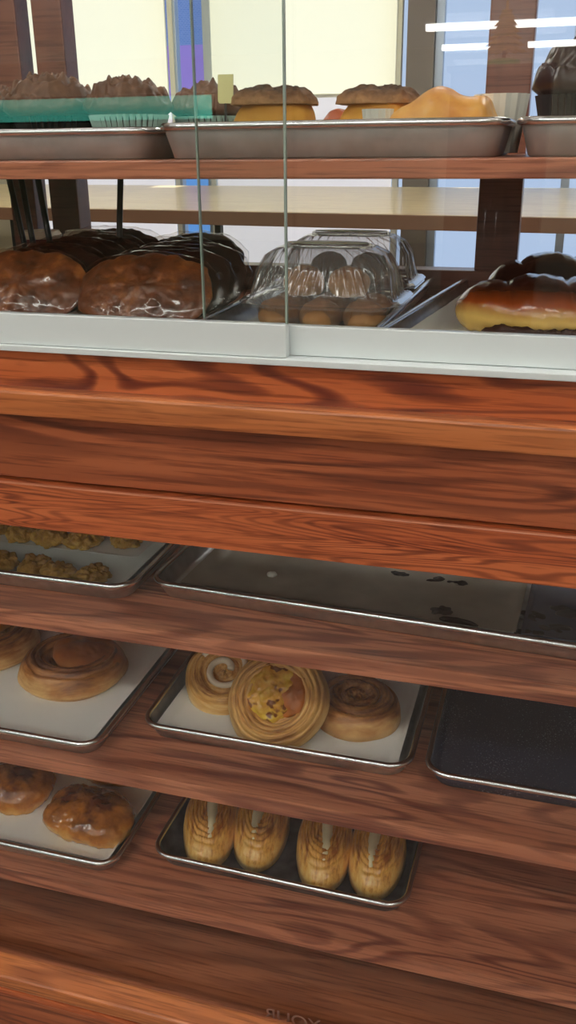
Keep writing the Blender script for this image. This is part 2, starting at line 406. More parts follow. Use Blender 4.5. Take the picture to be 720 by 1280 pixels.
# white tracks and sliding panes
cb('bottom_track', XL, XR, .858, .896, -.2005, -.194, WHITE, .001)
xe = -.2575
lp = cb('glass_door', XL+.05, xe, .8665, .8705, -.165, .6, GLASS, 0)
lp['label'] = 'left sliding pane, in front of the right one'
o = cb('door_track', XL+.05, xe+.0015, .8625, .8745, -.1935, -.161, WHITE, .001)
o.parent = lp; o.matrix_parent_inverse = Matrix(); 
o = cb('pane_edge', xe-.0002, xe+.0018, .8665, .8705, -.161, .6, GEDGE, 0); o.parent = lp
rp = cb('glass_door', -.348, XR-.05, .8815, .8855, -.165, .6, GLASS, 0)
o = cb('door_track', -.348, XR-.05, .8775, .8895, -.1935, -.164, WHITE, .001); o.parent = rp
o = cb('pane_edge', -.3495, -.3478, .8815, .8855, -.161, .6, GEDGE, 0); o.parent = rp
# reflected word, put on the pane as mirrored letters
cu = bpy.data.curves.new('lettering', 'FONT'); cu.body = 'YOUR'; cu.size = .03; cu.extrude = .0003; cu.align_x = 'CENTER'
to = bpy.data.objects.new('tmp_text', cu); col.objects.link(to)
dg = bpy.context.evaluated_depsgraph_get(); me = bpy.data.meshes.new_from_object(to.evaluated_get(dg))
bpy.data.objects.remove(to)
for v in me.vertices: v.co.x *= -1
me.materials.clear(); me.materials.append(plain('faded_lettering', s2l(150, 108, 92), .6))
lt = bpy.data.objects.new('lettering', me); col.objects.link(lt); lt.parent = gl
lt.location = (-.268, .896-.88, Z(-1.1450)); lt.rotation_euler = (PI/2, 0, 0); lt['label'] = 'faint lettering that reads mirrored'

# ------------------------------------------------------------------ lower shelves: trays and paper
s1, s2, s3 = Z(-.556), Z(-.782), Z(-1.000)
DTRAY = plain('worn_dark_pan', (.10, .10, .115), .38, .7, 0, 40, .5, bstr=.1)
def specks_mat(name, base, sp, sc, thr, rough=.4, metal=.6):
    m, nt, out = new_mat(name)
    f = noise_n(nt, coords(nt), sc, 3, .6); g = noise_n(nt, coords(nt), 9, 3)
    a = math_n(nt, 'ADD', f, math_n(nt, 'MULTIPLY', g, .35))
    r = ramp(nt, [(thr, (0, 0, 0)), (thr+.08, (1, 1, 1))]); nt.links.new(a, r.inputs[0])
    c = mixc(nt, r.outputs[0], base, sp)
    b = bsdf(nt, out, c, rough, metal); return m
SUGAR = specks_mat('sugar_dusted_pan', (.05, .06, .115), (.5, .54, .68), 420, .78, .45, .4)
tray('aluminium tray of crumbly yellow cookies at the left end of the top lower shelf', -.735, 1.20, s1, .46, .46, 0)
tray('wide aluminium tray with stained grey paper on the top lower shelf', -.150, 1.21, s1, .66, .46, -.05)
tray('large aluminium tray with white paper and cream snails, left end of the middle lower shelf', -.782, 1.238, s2, .46, .62, 0)
tray('aluminium tray of three danishes in the middle of the middle lower shelf', -.326, 1.225, s2, .385, .46, 0)
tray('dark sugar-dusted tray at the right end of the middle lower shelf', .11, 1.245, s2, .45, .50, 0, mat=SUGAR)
tray('aluminium tray of glazed brown buns, left end of the lowest shelf', -.782, 1.17, s3, .46, .46, 0)
tray('narrow dark tray of palmiers in the middle of the lowest shelf', -.317, 1.2, s3, .385, .44, -.012, mat=DTRAY)
# parchments
m, nt, out = new_mat('greasy_parchment')
f = noise_n(nt, coords(nt), 6, 4, .6); r = ramp(nt, [(.35, s2l(150, 142, 126)), (.65, s2l(184, 176, 160))]); nt.links.new(f, r.inputs[0])
bsdf(nt, out, r.outputs[0], .35, 0, .2); GREASY = m
parchment('stained grey parchment lining the wide tray on the top lower shelf', -.225, 1.215, s1, .44, .41, -.05, GREASY)
VIEWER_DARK = plain('dark_blue_grey_paper', s2l(62, 66, 92), .5, 0, 0, 20, .3)  # viewer's dark reflection in the glass, put into the sheet's colour
parchment('dark blue-grey sheet at the right end of the wide stained tray', .075, 1.200, s1, .15, .41, -.05, VIEWER_DARK)
parchment('white parchment under the crumbly yellow cookies of the lower layer', -.735, 1.20, s1, .42, .42, 0)
parchment('white parchment under the snail pastries, left end of the middle shelf', -.782, 1.238, s2, .425, .585, 0)
parchment('white parchment under the three danishes', -.326, 1.225, s2, .348, .423, 0)
parchment('white parchment under the glazed brown buns', -.782, 1.17, s3, .425, .425, 0)
# chocolate stains and crumbs on the wide tray
STAIN = plain('chocolate_smear', s2l(26, 15, 13), .5, 0, .0, spec=.2)
base_s = None
rs = random.Random(3)
for i, (x, y, a, b) in enumerate([(.005, 1.02, .020, .010), (.03, 1.045, .016, .008), (.0, 1.07, .014, .012), (.06, 1.09, .026, .010), (.035, 1.10, .012, .007), (.075, 1.04, .018, .016), (.065, 1.0, .012, .007),
                              (-.11, 1.055, .013, .010), (-.085, 1.03, .022, .008), (-.18, 1.15, .012, .005), (-.13, 1.145, .011, .005), (-.10, 1.14, .011, .006)]):
    o = dome('chocolate_smear', a*1.25, b*1.35, .0022, STAIN, None, lambda x_, y_, z_, a_, t_, q=i: .003*fbm((x_*90+q*5, y_*90, z_), 1, 2), 6, 24, cut=1.6,
             loc=(x, y, s1+.0045), rot=(0, 0, rs.uniform(-.5, .5)))
    side = 'dark sheet at the right' if i < 7 else 'stained grey parchment'
    tag(o, 'dark chocolate smear left on the %s of the wide tray' % side, 'chocolate smear', 'chocolate smears on the wide tray')
# a few large crumbs / pastry at back of the wide tray
CRUST = baked('pale_crust', s2l(220, 190, 130), s2l(190, 130, 60), s2l(120, 66, 26), -.005, .03, 40, .5)
o = dome('flat_pastry', .065, .045, .03, CRUST, None, lambda x, y, z, a, t: .003*fbm((x, y, z), 60), loc=(-.27, 1.31, s1+.005))
tag(o, 'flat golden pastry at the back of the wide stained tray, just under the rail', 'pastry')
o = dome('crumb', .007, .006, .006, PAPER_W, None, lambda x, y, z, a, t: .001*fbm((x, y, z), 300), 8, 16, loc=(-.349, 1.095, s1+.006))
tag(o, 'small white crumb on the stained parchment of the wide tray', 'crumb')

# ------------------------------------------------------------------ crumbly yellow cookies
CRUMB = baked('yellow_crumble', s2l(196, 160, 70), s2l(178, 132, 52), s2l(120, 78, 28), -.01, .04, 90, .7, .8, 0, .8)
def crumb_cookie(seed):
    def d(x, y, z, a, t):
        return .009*abs(fbm((x+seed, y, z), 55, 3))+.004*noise.noise(Vector((x*170+seed, y*170, z*170)))
    return dome('crumb_cookie', .023, .020, .019, CRUMB, None, d, 30, 70, seed=seed)
protoC = [crumb_cookie(1), crumb_cookie(5), crumb_cookie(9)]
low = [(-.732, 1.022), (-.672, 1.020), (-.630, 1.012), (-.583, 1.020), (-.79, 1.02), (-.85, 1.02)]
up_ = [(-.724, 1.078), (-.676, 1.074), (-.625, 1.078), (-.568, 1.094), (-.78, 1.08)]
k = 0
def put(proto, first, loc, rot, label, group, cat, scale=1):
    o = proto if first else proto.copy()
    if not first: col.objects.link(o)
    o.location = loc; o.rotation_euler = rot; o.scale = (scale,)*3 if not isinstance(scale, tuple) else scale
    return tag(o, label, cat, group)
used = set()
for (lst, zz, lay) in ((low, s1+.006, 'front row on the lower parchment of the left tray'), (up_, s1+.0300, 'upper parchment layer of the left tray')):
    for i, (x, y) in enumerate(lst):
        q = k % 3; put(protoC[q], q not in used, (x, y, zz), (0, 0, k*1.3), 'crumbly yellow cookie, %s' % lay,
                       'crumbly cookies, '+lay, 'cookie', rs.uniform(.9, 1.1)); used.add(q); k += 1
# second layer sheet, resting on the cookies behind
parchment('second white parchment carrying the upper layer of crumbly cookies', -.735, 1.195, s1+.0235, .41, .29, 0, PAPER, curl=.003)
for i, (x, y) in enumerate([(-.66, 1.2), (-.8, 1.2), (-.66, 1.33), (-.8, 1.33)]):
    put(protoC[i % 3], False, (x, y, s1+.005), (0, 0, i), 'crumbly yellow cookie between the two parchment layers', 'crumbly cookies between the layers', 'cookie', .85)

# ------------------------------------------------------------------ snail pastries / danishes
DOUGH = baked('laminated_dough', s2l(238, 200, 132), s2l(218, 164, 90), s2l(140, 80, 32), .0, .060, 26, .35, .45, .2, .5, rings=230)
DOUGH2 = baked('laminated_dough_pale', s2l(230, 184, 120), s2l(184, 122, 64), s2l(104, 54, 22), .0, .052, 20, .4, .45, .2, .5, rings=170)
CUST = baked('custard_filling', s2l(206, 150, 40), s2l(232, 196, 70), s2l(210, 150, 50), -.004, .02, 50, .7, .25, .5, .5, s2l(120, 66, 20), .56, 48)
CARAM = baked('caramel_top', s2l(196, 120, 40), s2l(170, 94, 28), s2l(116, 56, 14), .0, .03, 20, .6, .4, .1, .25)
ICING = plain('sugar_icing', s2l(236, 222, 196), .35, 0, .3)
def ring_dough(R, h, seed, mat, parent, inner=.42):
    """folded rim of laminated dough around a hollow, many fine layers"""
    nr, nth = 70, 130; rings = []
    for i in range(1, nr+1):
        r = i/nr; ring = []
        for k2 in range(nth):
            a = 2*PI*k2/nth; c, s_ = math.cos(a), math.sin(a)
            ecc = 1+.16*math.sin(a+2.2)
            q = max(0, (r-inner*ecc)/(1-inner*ecc))
            ph = q*5.2-a/(2*PI)*1.0+.22*noise.noise(Vector((c*2.2+seed, s_*2.2, q*2)))
            rid = abs(math.sin(PI*ph))**.7
            body = math.sin(PI*min(1, q*.86+.10))**.6 if q > 0 else .50
            body = max(body, .5*(1-q)) if q < .5 else body
            z = h*body*(1-max(0, r-.93)/.07*.25)+.0042*rid*(q > .02)*(1-q**8)+.0012*noise.noise(Vector((c*r*26, s_*r*26, seed)))
            rr = R*r*(1+.045*noise.noise(Vector((c*1.2+seed, s_*1.2, 1))))
            ring.append((rr*c, rr*s_, max(z, .002)))
        rings.append(ring)
    rings.append([(p[0]*.92, p[1]*.92, 0) for p in rings[-1]])
    return rings_mesh('folded_dough', rings, mat, parent)
def snail(rx, ry, h, turns=3.2, seed=0, flat=.5, mat=DOUGH, amp=.006, parent=None, name='coiled_dough'):
    """coil of laminated dough: spiral ridges over a low dome"""
    nr, nth = 60, 120; rings = []
    for i in range(1, nr+1):
        r = i/nr; ring = []
        for k2 in range(nth):
            a = 2*PI*k2/nth
            ph = r*turns - a/(2*PI) + .10*noise.noise(Vector((math.cos(a)*2+seed, math.sin(a)*2, r*2)))
            s = abs(math.sin(PI*ph))**.6
            env = (max(0, 1-r**5))**.5*(1-flat*math.exp(-(r/.42)**2))
            z = h*env*(.82)+amp*s*(1-r**8)*1.2
            wob = 1+.05*noise.noise(Vector((math.cos(a)*1.3+seed*3, math.sin(a)*1.3, 1)))
            z += .0018*noise.noise(Vector((math.cos(a)*r*22, math.sin(a)*r*22, seed)))*(1-r**8)
            rr = r if r < .9 else .9+(r-.9)*.8
            ring.append((rx*rr*wob*math.cos(a), ry*rr*wob*math.sin(a), max(z, .0)+.004*(1 if i < nr else 0)))
        rings.append(ring)
    # tuck the underside in
    rings.append([(p[0]*.93, p[1]*.93, 0) for p in rings[-1]])
    return rings_mesh(name, rings, mat, parent)
def swirl_strand(parent, r0, r1, turns, z, rad, mat, rx, ry, name='icing_swirl', a0=0):
    pts = []
    n = int(turns*28)
    for i in range(n+1):
        f = i/n; r = r0+(r1-r0)*f; a = a0+f*turns*2*PI
        pts.append((rx*r*math.cos(a), ry*r*math.sin(a), z(r) if callable(z) else z))
    return tube(name, pts, rad, mat, parent, False, 8)

# big snail on left tray: coil at the left, caramel-brown smooth face to the right
t = thing('snail_pastry', 'large coiled snail pastry with a smooth caramel top, alone on the white left tray', 'pastry', (-.690, 1.118, s2+.006), (0, 0, .15))
ring_dough(.086, .040, 2, DOUGH2, t, .34)
c_ = dome('caramel_top', .056, .050, .026, CARAM, t, lambda x, y, z, a, tt: .004*fbm((x, y, z), 30), cut=1.7, loc=(.026, .004, .030))
c_.rotation_euler = (0, .16, 0)
t2 = dup(t, (-.865, 1.15, s2+.006), (0, 0, 2.4), 'coiled snail pastry cut off by the left edge, beside the large one')
t3 = dup(t, (-.655, 1.34, s2+.006), (0, 0, 1.2), 'coiled snail pastry at the back of the left tray, nearly hidden by the shelf above')

def danish(loc, rot, label, rx=.072, ry=.066, fill=CUST, fr=.040, seed=0, flat=.75, turns=3.6, mat=DOUGH):
    t = thing('danish_pastry', label, 'pastry', loc, rot, None)
    snail(rx, ry, .036, turns, seed, flat, mat, .006, t, 'coiled_dough')
    if fill: dome('filling', fr, fr*.9, .018, fill, t, lambda x, y, z, a, tt: .006*fbm((x, y, z+seed), 60, 3), 26, 60, cut=1.6, loc=(.004, .012, .020))
    return t
# right flat danish lies on the paper, middle leans over the others towards the viewer
danish((-.232, 1.128, s2+.006), (0, 0, 2.0), 'pale coiled danish lying at the right of the middle tray, behind the custard one', .070, .066, None, seed=5, flat=.15, turns=3.4, mat=DOUGH2)
t = danish((-.435, 1.135, s2+.024), (math.radians(30), math.radians(-4), .2), 'coiled danish with icing swirls tilted at the left of the middle tray', .066, .066, None, seed=8, flat=.3, turns=3.2)
swirl_strand(t, .15, .62, 1.4, .038, lambda f: .0055*(1-.3*f), ICING, .066, .066)
t = thing('danish_pastry', 'custard-filled danish in front, propped up on its edge in the middle tray', 'pastry', (-.334, 1.072, s2+.045), (math.radians(44), 0, 0))
ring_dough(.074, .034, 3, DOUGH, t)
dome('custard_filling', .047, .048, .023, CUST, t, lambda x, y, z, a, tt: .007*fbm((x, y, z+3), 55, 3), 36, 80, cut=1.6, loc=(-.010, .014, .017))
dome('caramel_top', .024, .036, .018, CARAM, t, lambda x, y, z, a, tt: .003*fbm((x, y, z), 60), 24, 50, cut=1.7, loc=(.028, .012, .020), rot=(0, 0, -.2))

# ------------------------------------------------------------------ glazed buns, lowest shelf left
BUN = baked('glazed_bun', s2l(236, 180, 96), s2l(196, 120, 44), s2l(92, 40, 12), .002, .050, 26, .8, .2, .9, .5)
def bun_d(seed):
    def d(x, y, z, a, t): return .006*fbm((x+seed, y, z), 20, 3)+.0035*abs(fbm((x, y+seed, z), 70, 3))
    return d
B = [dome('glazed_bun', .074, .050, .050, BUN, None, bun_d(1), 34, 80, 3.0), dome('glazed_bun', .068, .052, .052, BUN, None, bun_d(4), 34, 80, 3.0)]
put(B[0], True, (-.640, 1.035, s3+.006), (0, 0, -.12), 'glossy glazed brown bun at the right front of the left tray, lowest shelf', None, 'bun')
put(B[1], True, (-.800, 1.065, s3+.006), (0, 0, .1), 'glossy glazed bun cut off by the left edge, front row of the lowest left tray', None, 'bun')
put(B[0], False, (-.645, 1.175, s3+.006), (0, 0, 3.2), 'glazed bun right behind the front right bun on the lowest left tray', None, 'bun')
put(B[1], False, (-.805, 1.20, s3+.006), (0, 0, 3.0), 'glazed bun in the back row at the left edge, lowest left tray', None, 'bun')

# ------------------------------------------------------------------ palmiers
PALM = baked('flaky_palmier', s2l(246, 206, 126), s2l(232, 172, 84), s2l(160, 92, 32), -.01, .060, 26, .5, .3, .5, .5, stretch=(190, 22, 90))
SEAM = plain('pale_seam', s2l(232, 218, 176), .4, 0, .3, 60, .08)
def lobe(parent, cx, rz, seed, w=.043, L=.092, h=.034):
    nr, nth = 46, 110; rings = []
    for i in range(1, nr+1):
        r = i/nr; ring = []
        for k2 in range(nth):
            a = 2*PI*k2/nth; c, s = math.cos(a), math.sin(a)
            q_ = (abs(c)**2.2+abs(s)**2.2)**(-1/2.2); x = w*r*c*q_; y = L*r*s*q_
            wid = 1-.14*max(0, s)       # narrower towards the back
            ph = r*9+.35*noise.noise(Vector((c*2+seed, s*2, r*3)))
            ridge = abs(math.sin(PI*ph))
            z = h*(max(0, 1-r**4))**.5*(1-.12*math.exp(-(r/.25)**2))+.0034*ridge*(1-r**6)+.003*fbm((x*1.6, y*.5, seed), 60, 3)*(1-r**6)
            ring.append((x*wid*(1+.04*noise.noise(Vector((s*3, seed, 0)))), y, max(z, 0)+.003*(i < nr)))
        rings.append(ring)
    rings.append([(p[0]*.9, p[1]*.93, 0) for p in rings[-1]])
    o = rings_mesh('lobe', rings, PALM, parent, loc=(cx, 0, 0), rot=(0, 0, rz))
    pts = [(.005*math.sin(i/12*3+seed), -.064+.130*i/12, .0365-.004*(abs(i-6)/6)**2) for i in range(13)]
    s_ = tube('seam', pts, lambda f: .002+.0065*math.sin(PI*min(1, f*.95+.03)), SEAM, o, False, 10)
    return o
def palmier(loc, rot, label, seed):
    t = thing('palmier', label, 'pastry', loc, rot, 'palmiers on the lowest shelf')
    lobe(t, -.040, .06, seed); lobe(t, .040, -.03, seed+3)
    return t
palmier((-.412, 1.090, s3+.0125), (math.radians(5), 0, .20), 'left palmier of the two, golden flaky lobes, in the narrow dark tray', 1)
palmier((-.228, 1.088, s3+.0125), (math.radians(5), 0, .10), 'right palmier of the two, with pale open seams, in the narrow dark tray', 7)

# ------------------------------------------------------------------ upper case floor
fz = Z(-.2085)
tray('aluminium tray under the plastic cookie boxes, behind the white track', -.292, 1.18, fz, .21, .50, 0, r=.02)
tray('aluminium tray holding the two chocolate braided loaves at the right', .035, 1.215, fz, .39, .58, -.10, r=.02)
parchment('white parchment under the two chocolate braided loaves', .035, 1.215, fz, .355, .545, -.10, PAPER_W)
# chocolate breads in wrap, leaning
CHOC = baked('dark_glazed_bread', s2l(206, 130, 64), s2l(128, 70, 34), s2l(58, 28, 15), -.02, .05, 30, 1.0, .35, .25, .6)
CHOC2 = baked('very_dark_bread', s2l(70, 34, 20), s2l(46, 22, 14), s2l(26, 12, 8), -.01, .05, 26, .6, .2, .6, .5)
WRAP = thin_glass('clear_wrap', (.985, .975, .96), 1.2, .0, .07, 1.5)
def bread(loc, rot, label, mat, rx=.102, ry=.050, group=None, seed=0):
    t = thing('wrapped_bread', label, 'bread', loc, rot, group)
    def d(x, y, z, a, tt): return .0045*fbm((x+seed, y, z), 42, 3)+.0015*abs(fbm((x, y+seed, z), 110, 2))
    dome('bread', rx, ry, .022, mat, t, d, 30, 84, 2.5)
    def dw(x, y, z, a, tt): return .0022+.0032*fbm((x*.7+seed, y, z), 75, 3)
    dome('clear_wrap', rx+.004, ry+.003, .0255, WRAP, t, dw, 20, 72, 2.5, loc=(0, 0, -.002))
    return t
lean = math.radians(52)
def stack(cx, y0, n, dx, dy, mat, words, seed, rx=.102, rz=0, dz=.0):
    g = 'wrapped breads, '+words
    p = None
    for i in range(n):
        lb = ('frontmost glazed brown wrapped bread of the %s' % words) if i == 0 else ('dark wrapped bread leaning behind the frontmost one in the %s' % words)
        loc = (cx+dx*i, y0+dy*i, fz+.0425+dz*i); rot = (lean, 0, rz)
        if i == 0: p = bread(loc, rot, lb, mat, rx, seed=seed, group=g)
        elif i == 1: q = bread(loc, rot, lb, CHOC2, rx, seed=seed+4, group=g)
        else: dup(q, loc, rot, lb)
stack(-.660, 1.055, 5, .010, .040, CHOC, 'left edge stack', 1, .088, -.05, .004)
stack(-.490, 1.052, 3, .008, .037, CHOC, 'stack left of the cookie boxes', 9, .090, -.04, .003)
stack(-.535, 1.25, 2, .012, .038, CHOC2, 'rear stack behind the cookie boxes', 15, .080, 0, .004)

# clamshells
def clamshell(loc, rz, label):
    t = thing('plastic_clamshell', label, 'plastic container', loc, (0, 0, rz), None)
    w, d = .180, .135
    def ring(ins, z, rib=0, n=10, r=.03):
        pts = rrect(w-2*ins, d-2*ins, max(r-ins*.3, .01), n); P = []
        # resample densely for the ribs
        dense = []
        for i in range(len(pts)):
            a = Vector(pts[i]); b = Vector(pts[(i+1) % len(pts)]); m_ = max(1, int((b-a).length/.0022))
            for q in range(m_): dense.append(a.lerp(b, q/m_))
        step = len(dense)/240
        dn = [dense[int(i*step)] for i in range(240)]
        for i, p in enumerate(dn):
            f = 1+rib*math.sin(2*PI*i*44/240)
            P.append((p.x*f, p.y*f, z))
        return P
    b = rings_mesh('base', [ring(.022, 0), ring(.017, .002), ring(.008, .028, .008), ring(.004, .032), ring(-.005, .033), ring(-.007, .030)], PLAST, t, True, False)
    l = rings_mesh('lid', [ring(-.008, .034), ring(-.005, .037), ring(.002, .037), ring(.005, .045, .022), ring(.011, .070, .030), ring(.020, .086, .026), ring(.032, .094), ring(.04, .095), ring(.042, .0935)], PLAST, t, False, True)
    e = [(.052*math.cos(2*PI*k2/40), .026*math.sin(2*PI*k2/40), .096) for k2 in range(40)]
    tube('oval_ridge', e, .0022, PLAST, l, True, 8)
    return t
LBL = plain('white_sticker', s2l(232, 230, 200), .4)
c1 = (-.276, 1.112, fz+.0035)
c2 = (-.284, 1.272, fz+.0035)
t = clamshell(c1, .0, 'front clear plastic clamshell of round cookies, on its own tray')
def sticker(t, x, y):
    rings_mesh('sticker', [[(x+.050*math.cos(2*PI*k2/36), y+.017*math.sin(2*PI*k2/36), .0985+dz) for k2 in range(36)] for dz in (0, .0006)], LBL, t)
sticker(t, 0, -.005)
t = clamshell(c2, .0, 'rear clear plastic clamshell of dark cookies, behind the first one')
sticker(t, 0, 0)
COOK = baked('round_cookie', s2l(216, 168, 112), s2l(190, 136, 84), s2l(150, 98, 56), 0, .03, 30, .5, .6)
COOKD = baked('dark_cookie', s2l(120, 84, 58), s2l(84, 54, 38), s2l(60, 36, 26), 0, .03, 30, .5, .5)
def cookie(m, s): return dome('round_cookie', .0255, .0255, .034, m, None, lambda x, y, z, a, t: .0016*fbm((x+s, y, z), 60), 20, 40, cut=2.3)
for (c, m_, wd) in ((c1, COOK, 'tan round cookie inside the front plastic clamshell'), (c2, COOKD, 'dark round cookie inside the rear plastic clamshell')):
    p = cookie(m_, 1); first = True
    spots = [(-.053, -.034, .003), (0, -.036, .003), (.053, -.034, .003), (-.053, .022, .003), (0, .022, .003), (.053, .022, .003),
             (-.028, -.008, .038), (.028, -.006, .038)]
    for i, (x, y, z) in enumerate(spots):
        put(p, first, (c[0]+x, c[1]+y, c[2]+z), (0, 0, i), wd+(', lower layer' if i < 6 else ', piled on top'), wd+'s', 'cookie', 1 if i < 10 else .8); first = False

# chocolate braided loaves
BABKA = baked('babka_crust', s2l(246, 204, 112), s2l(160, 72, 24), s2l(26, 10, 8), .022, .056, 24, .22, .22, .7, .2)
BABKD = baked('babka_crust_dark', s2l(90, 40, 24), s2l(40, 18, 14), s2l(18, 8, 8), .0, .052, 24, .3, .2, .8, .2)
def babka(name, L, W, Hh, mat, parent, seed, lobes=4):
    nu, nv = 110, 44; rings = []
    for i in range(nu+1):
        u = -1+2*i/nu; uu = min(.9995, abs(u)); e = (1-uu**3.2)**.5
        ring = []
        for k2 in range(nv):
            a = 2*PI*k2/nv; c, s = math.cos(a), math.sin(a)
            ph = (u*lobes/2+.18*c+.12*seed)
            lb = .80+.20*abs(math.sin(PI*ph))**.55
            z = Hh*(.38+.62*s*lb*e if s > 0 else .38*(1+s*min(1, e*1.6)))
            y = W/2*c*(abs(c)**-.15 if abs(c) > .01 else 1)*e*(.9+.1*lb/.9)
            z += .0022*fbm((u*L, y, z+seed), 40)
            ring.append((u*L/2, y+.002*fbm((u*L, z, seed), 30), max(0, z)))
        rings.append(ring)
    return rings_mesh(name, rings, mat, parent)
SW = baked('chocolate_swirl', s2l(60, 28, 16), s2l(48, 22, 12), s2l(36, 16, 10), 0, .03, 80, .5, .5)
t = thing('braided_loaf', 'front golden braided loaf with dark chocolate glaze, cut off by the right edge', 'bread', (.012, 1.105, fz+.0055), (0, 0, -.04))
bk = babka('crust', .265, .125, .066, BABKA, t, 1)
for (x, w_) in ((-.062, .03), (-.03, .026), (.01, .022)):
    dome('chocolate_swirl', w_, .009, .013, SW, t, lambda x_, y_, z_, a, tt: .005*fbm((x_+x, y_, z_), 90), 18, 44, cut=2.2, loc=(x, -.056, .004))
t = thing('braided_loaf', 'rear braided loaf, almost black glaze, behind the golden one', 'bread', (.035, 1.245, fz+.0055), (0, 0, -.03))
babka('crust', .265, .125, .078, BABKD, t, 3)

# paper cups
CUPR = plain('dark_red_paper_cup', s2l(110, 36, 42), .5); LIDM = plain('cream_lid', s2l(232, 222, 196), .35)
def cup(loc, label, mat):
    t = thing('paper_cup', label, 'cup', loc)
    c = lambda r, z: [(r*math.cos(2*PI*k2/36), r*math.sin(2*PI*k2/36), z) for k2 in range(36)]
    autosmooth(rings_mesh('cup_body', [c(.022, 0), c(.023, .001), c(.0295, .080)], mat, t))
    autosmooth(rings_mesh('lid', [c(.0305, .0785), c(.0325, .080), c(.0325, .084), c(.030, .087), c(.029, .090), c(.0265, .090), c(.026, .087)], LIDM, t))
    return t
cup((-.802, 1.345, fz), 'dark red paper cup with a cream lid, at the left behind the breads', CUPR)
cup((-.732, 1.357, fz), 'second lidded cup, pale, right of the dark red one', plain('pale_cup', s2l(190, 168, 150), .5))

# slanting dark rods under the upper shelf
for (xa, xb, y, w_) in ((-.770, -.745, 1.22, 'leftmost dark rod slanting down from the upper shelf'), (-.738, -.722, 1.20, 'dark rod beside the leftmost one, leaning against the left breads'),
                        (-.694, -.676, 1.17, 'dark rod slanting to the right in front of the paper cups'), (-.583, -.602, 1.195, 'dark rod slanting to the left, right of the paper cups')):
    z1_ = Z(-.0315); z0_ = fz+.001
    o = tube('support_rod', [(xb, y+.0, z0_), (xa+(xb-xa)*.5, y, (z0_+z1_)/2), (xa, y, z1_)], .0042, DARKM, None, False, 10)
    tag(o, w_, 'support rod')

# ------------------------------------------------------------------ upper shelf
us = Z(-.0115)
TRAYD = plain('dull_aluminium', (.50, .51, .50), .42, .45, 0, 30, .15, bstr=.1)
tray('aluminium tray of chocolate cupcakes, left end of the upper shelf', -.70, 1.165, us, .46, .25, 0, .032, TRAYD)
tray('aluminium tray of crumb cakes and golden pastry, middle of the upper shelf', -.262, 1.145, us, .385, .25, 0, .035, TRAYD)
tray('aluminium tray of the black-wrapped cupcake, right end of the upper shelf', .115, 1.145, us, .35, .25, 0, .035, TRAYD)
FROST = baked('chocolate_frosting', s2l(184, 146, 116), s2l(152, 112, 84), s2l(104, 70, 50), -.01, .05, 60, .6, .45, .05, .4)
CAKE = plain('chocolate_cake', s2l(50, 28, 20), .8, nscale=90, namp=.3)
LBLK = plain('black_cupcake_liner', s2l(22, 20, 22), .45)
LMINT = plain('mint_white_liner', s2l(180, 208, 196), .5)
SPR = plain('red_sprinkle', s2l(226, 72, 48), .4)
def liner(parent, r0, r1, h, mat, n=36, name='liner'):
    def c(r, z, amp): return [(r*(1+amp*math.cos(PI*k2))*math.cos(PI*k2/n), r*(1+amp*math.cos(PI*k2))*math.sin(PI*k2/n), z) for k2 in range(2*n)]
    inner = [c(r1-.0012, h, .035), c(r0-.001, .002, .01)]
    return rings_mesh(name, [c(r0*.6, 0, 0), c(r0, 0, .03), c((r0+r1)/2, h*.5, .045), c(r1, h, .045)]+inner, mat, parent, True, True, smooth=False)
def frosting(parent, R, h, z0, seed, turns=3.4, ruff=.004, mat=None):
    nr, nth = 54, 130; rings = []
    for i in range(1, nr+1):
        r = i/nr; ring = []
        for k2 in range(nth):
            a = 2*PI*k2/nth
            ph = r*turns-a/(2*PI)
            s = abs(math.sin(PI*ph))**.7
            pet = math.sin(a*9+ph*5+seed)
            env = (1-r**2.6)**.6
            z = h*env*(.72)+h*.30*s*(1-r**6)+ruff*.4*pet*s+.0040*fbm((math.cos(a)*r*R+seed, math.sin(a)*r*R, seed), 120, 2)+.0022*noise.noise(Vector((math.cos(a)*r*9+seed, math.sin(a)*r*9, seed)))
            rad = R*r*(1+.022*pet*s*(r > .3)+.05*noise.noise(Vector((math.cos(a)*2, math.sin(a)*2, seed))))
            ring.append((rad*math.cos(a), rad*math.sin(a), z0+max(0, z)))
        rings.append(ring)
    rings.append([(p[0]*.85, p[1]*.85, z0-.006) for p in rings[-1]])
    return rings_mesh('frosting', rings, mat or FROST, parent)
def cupcake(loc, label, lm, seed, R=.046, fh=.036, h=.046, spr=False, sc=1, turns=3.4, mat=None, group='chocolate cupcakes on the left tray'):
    t = thing('cupcake', label, 'cupcake', loc, (0, 0, seed), group); t.scale = (sc,)*3
    liner(t, .034, .046, h, lm)
    c = lambda r, z: [(r*math.cos(2*PI*k2/40), r*math.sin(2*PI*k2/40), z) for k2 in range(40)]
    rings_mesh('cake', [c(.0330, .003), c(.0435, h*.9), c(.044, h+.004), c(.038, h+.012)], CAKE, t)
    frosting(t, R, fh, h+.006, seed, turns, mat=mat)
    if spr:
        for k2 in range(22):
            a = k2*2.4; r = .006+.03*(k2/22)
            dome('sprinkle', .0035, .0024, .004, SPR, t, None, 6, 10, loc=(r*math.cos(a), r*math.sin(a), h+.008+fh*(1-(r/R)**2)*.85), rot=(0, 0, a))
    return t
uz = us+.0030
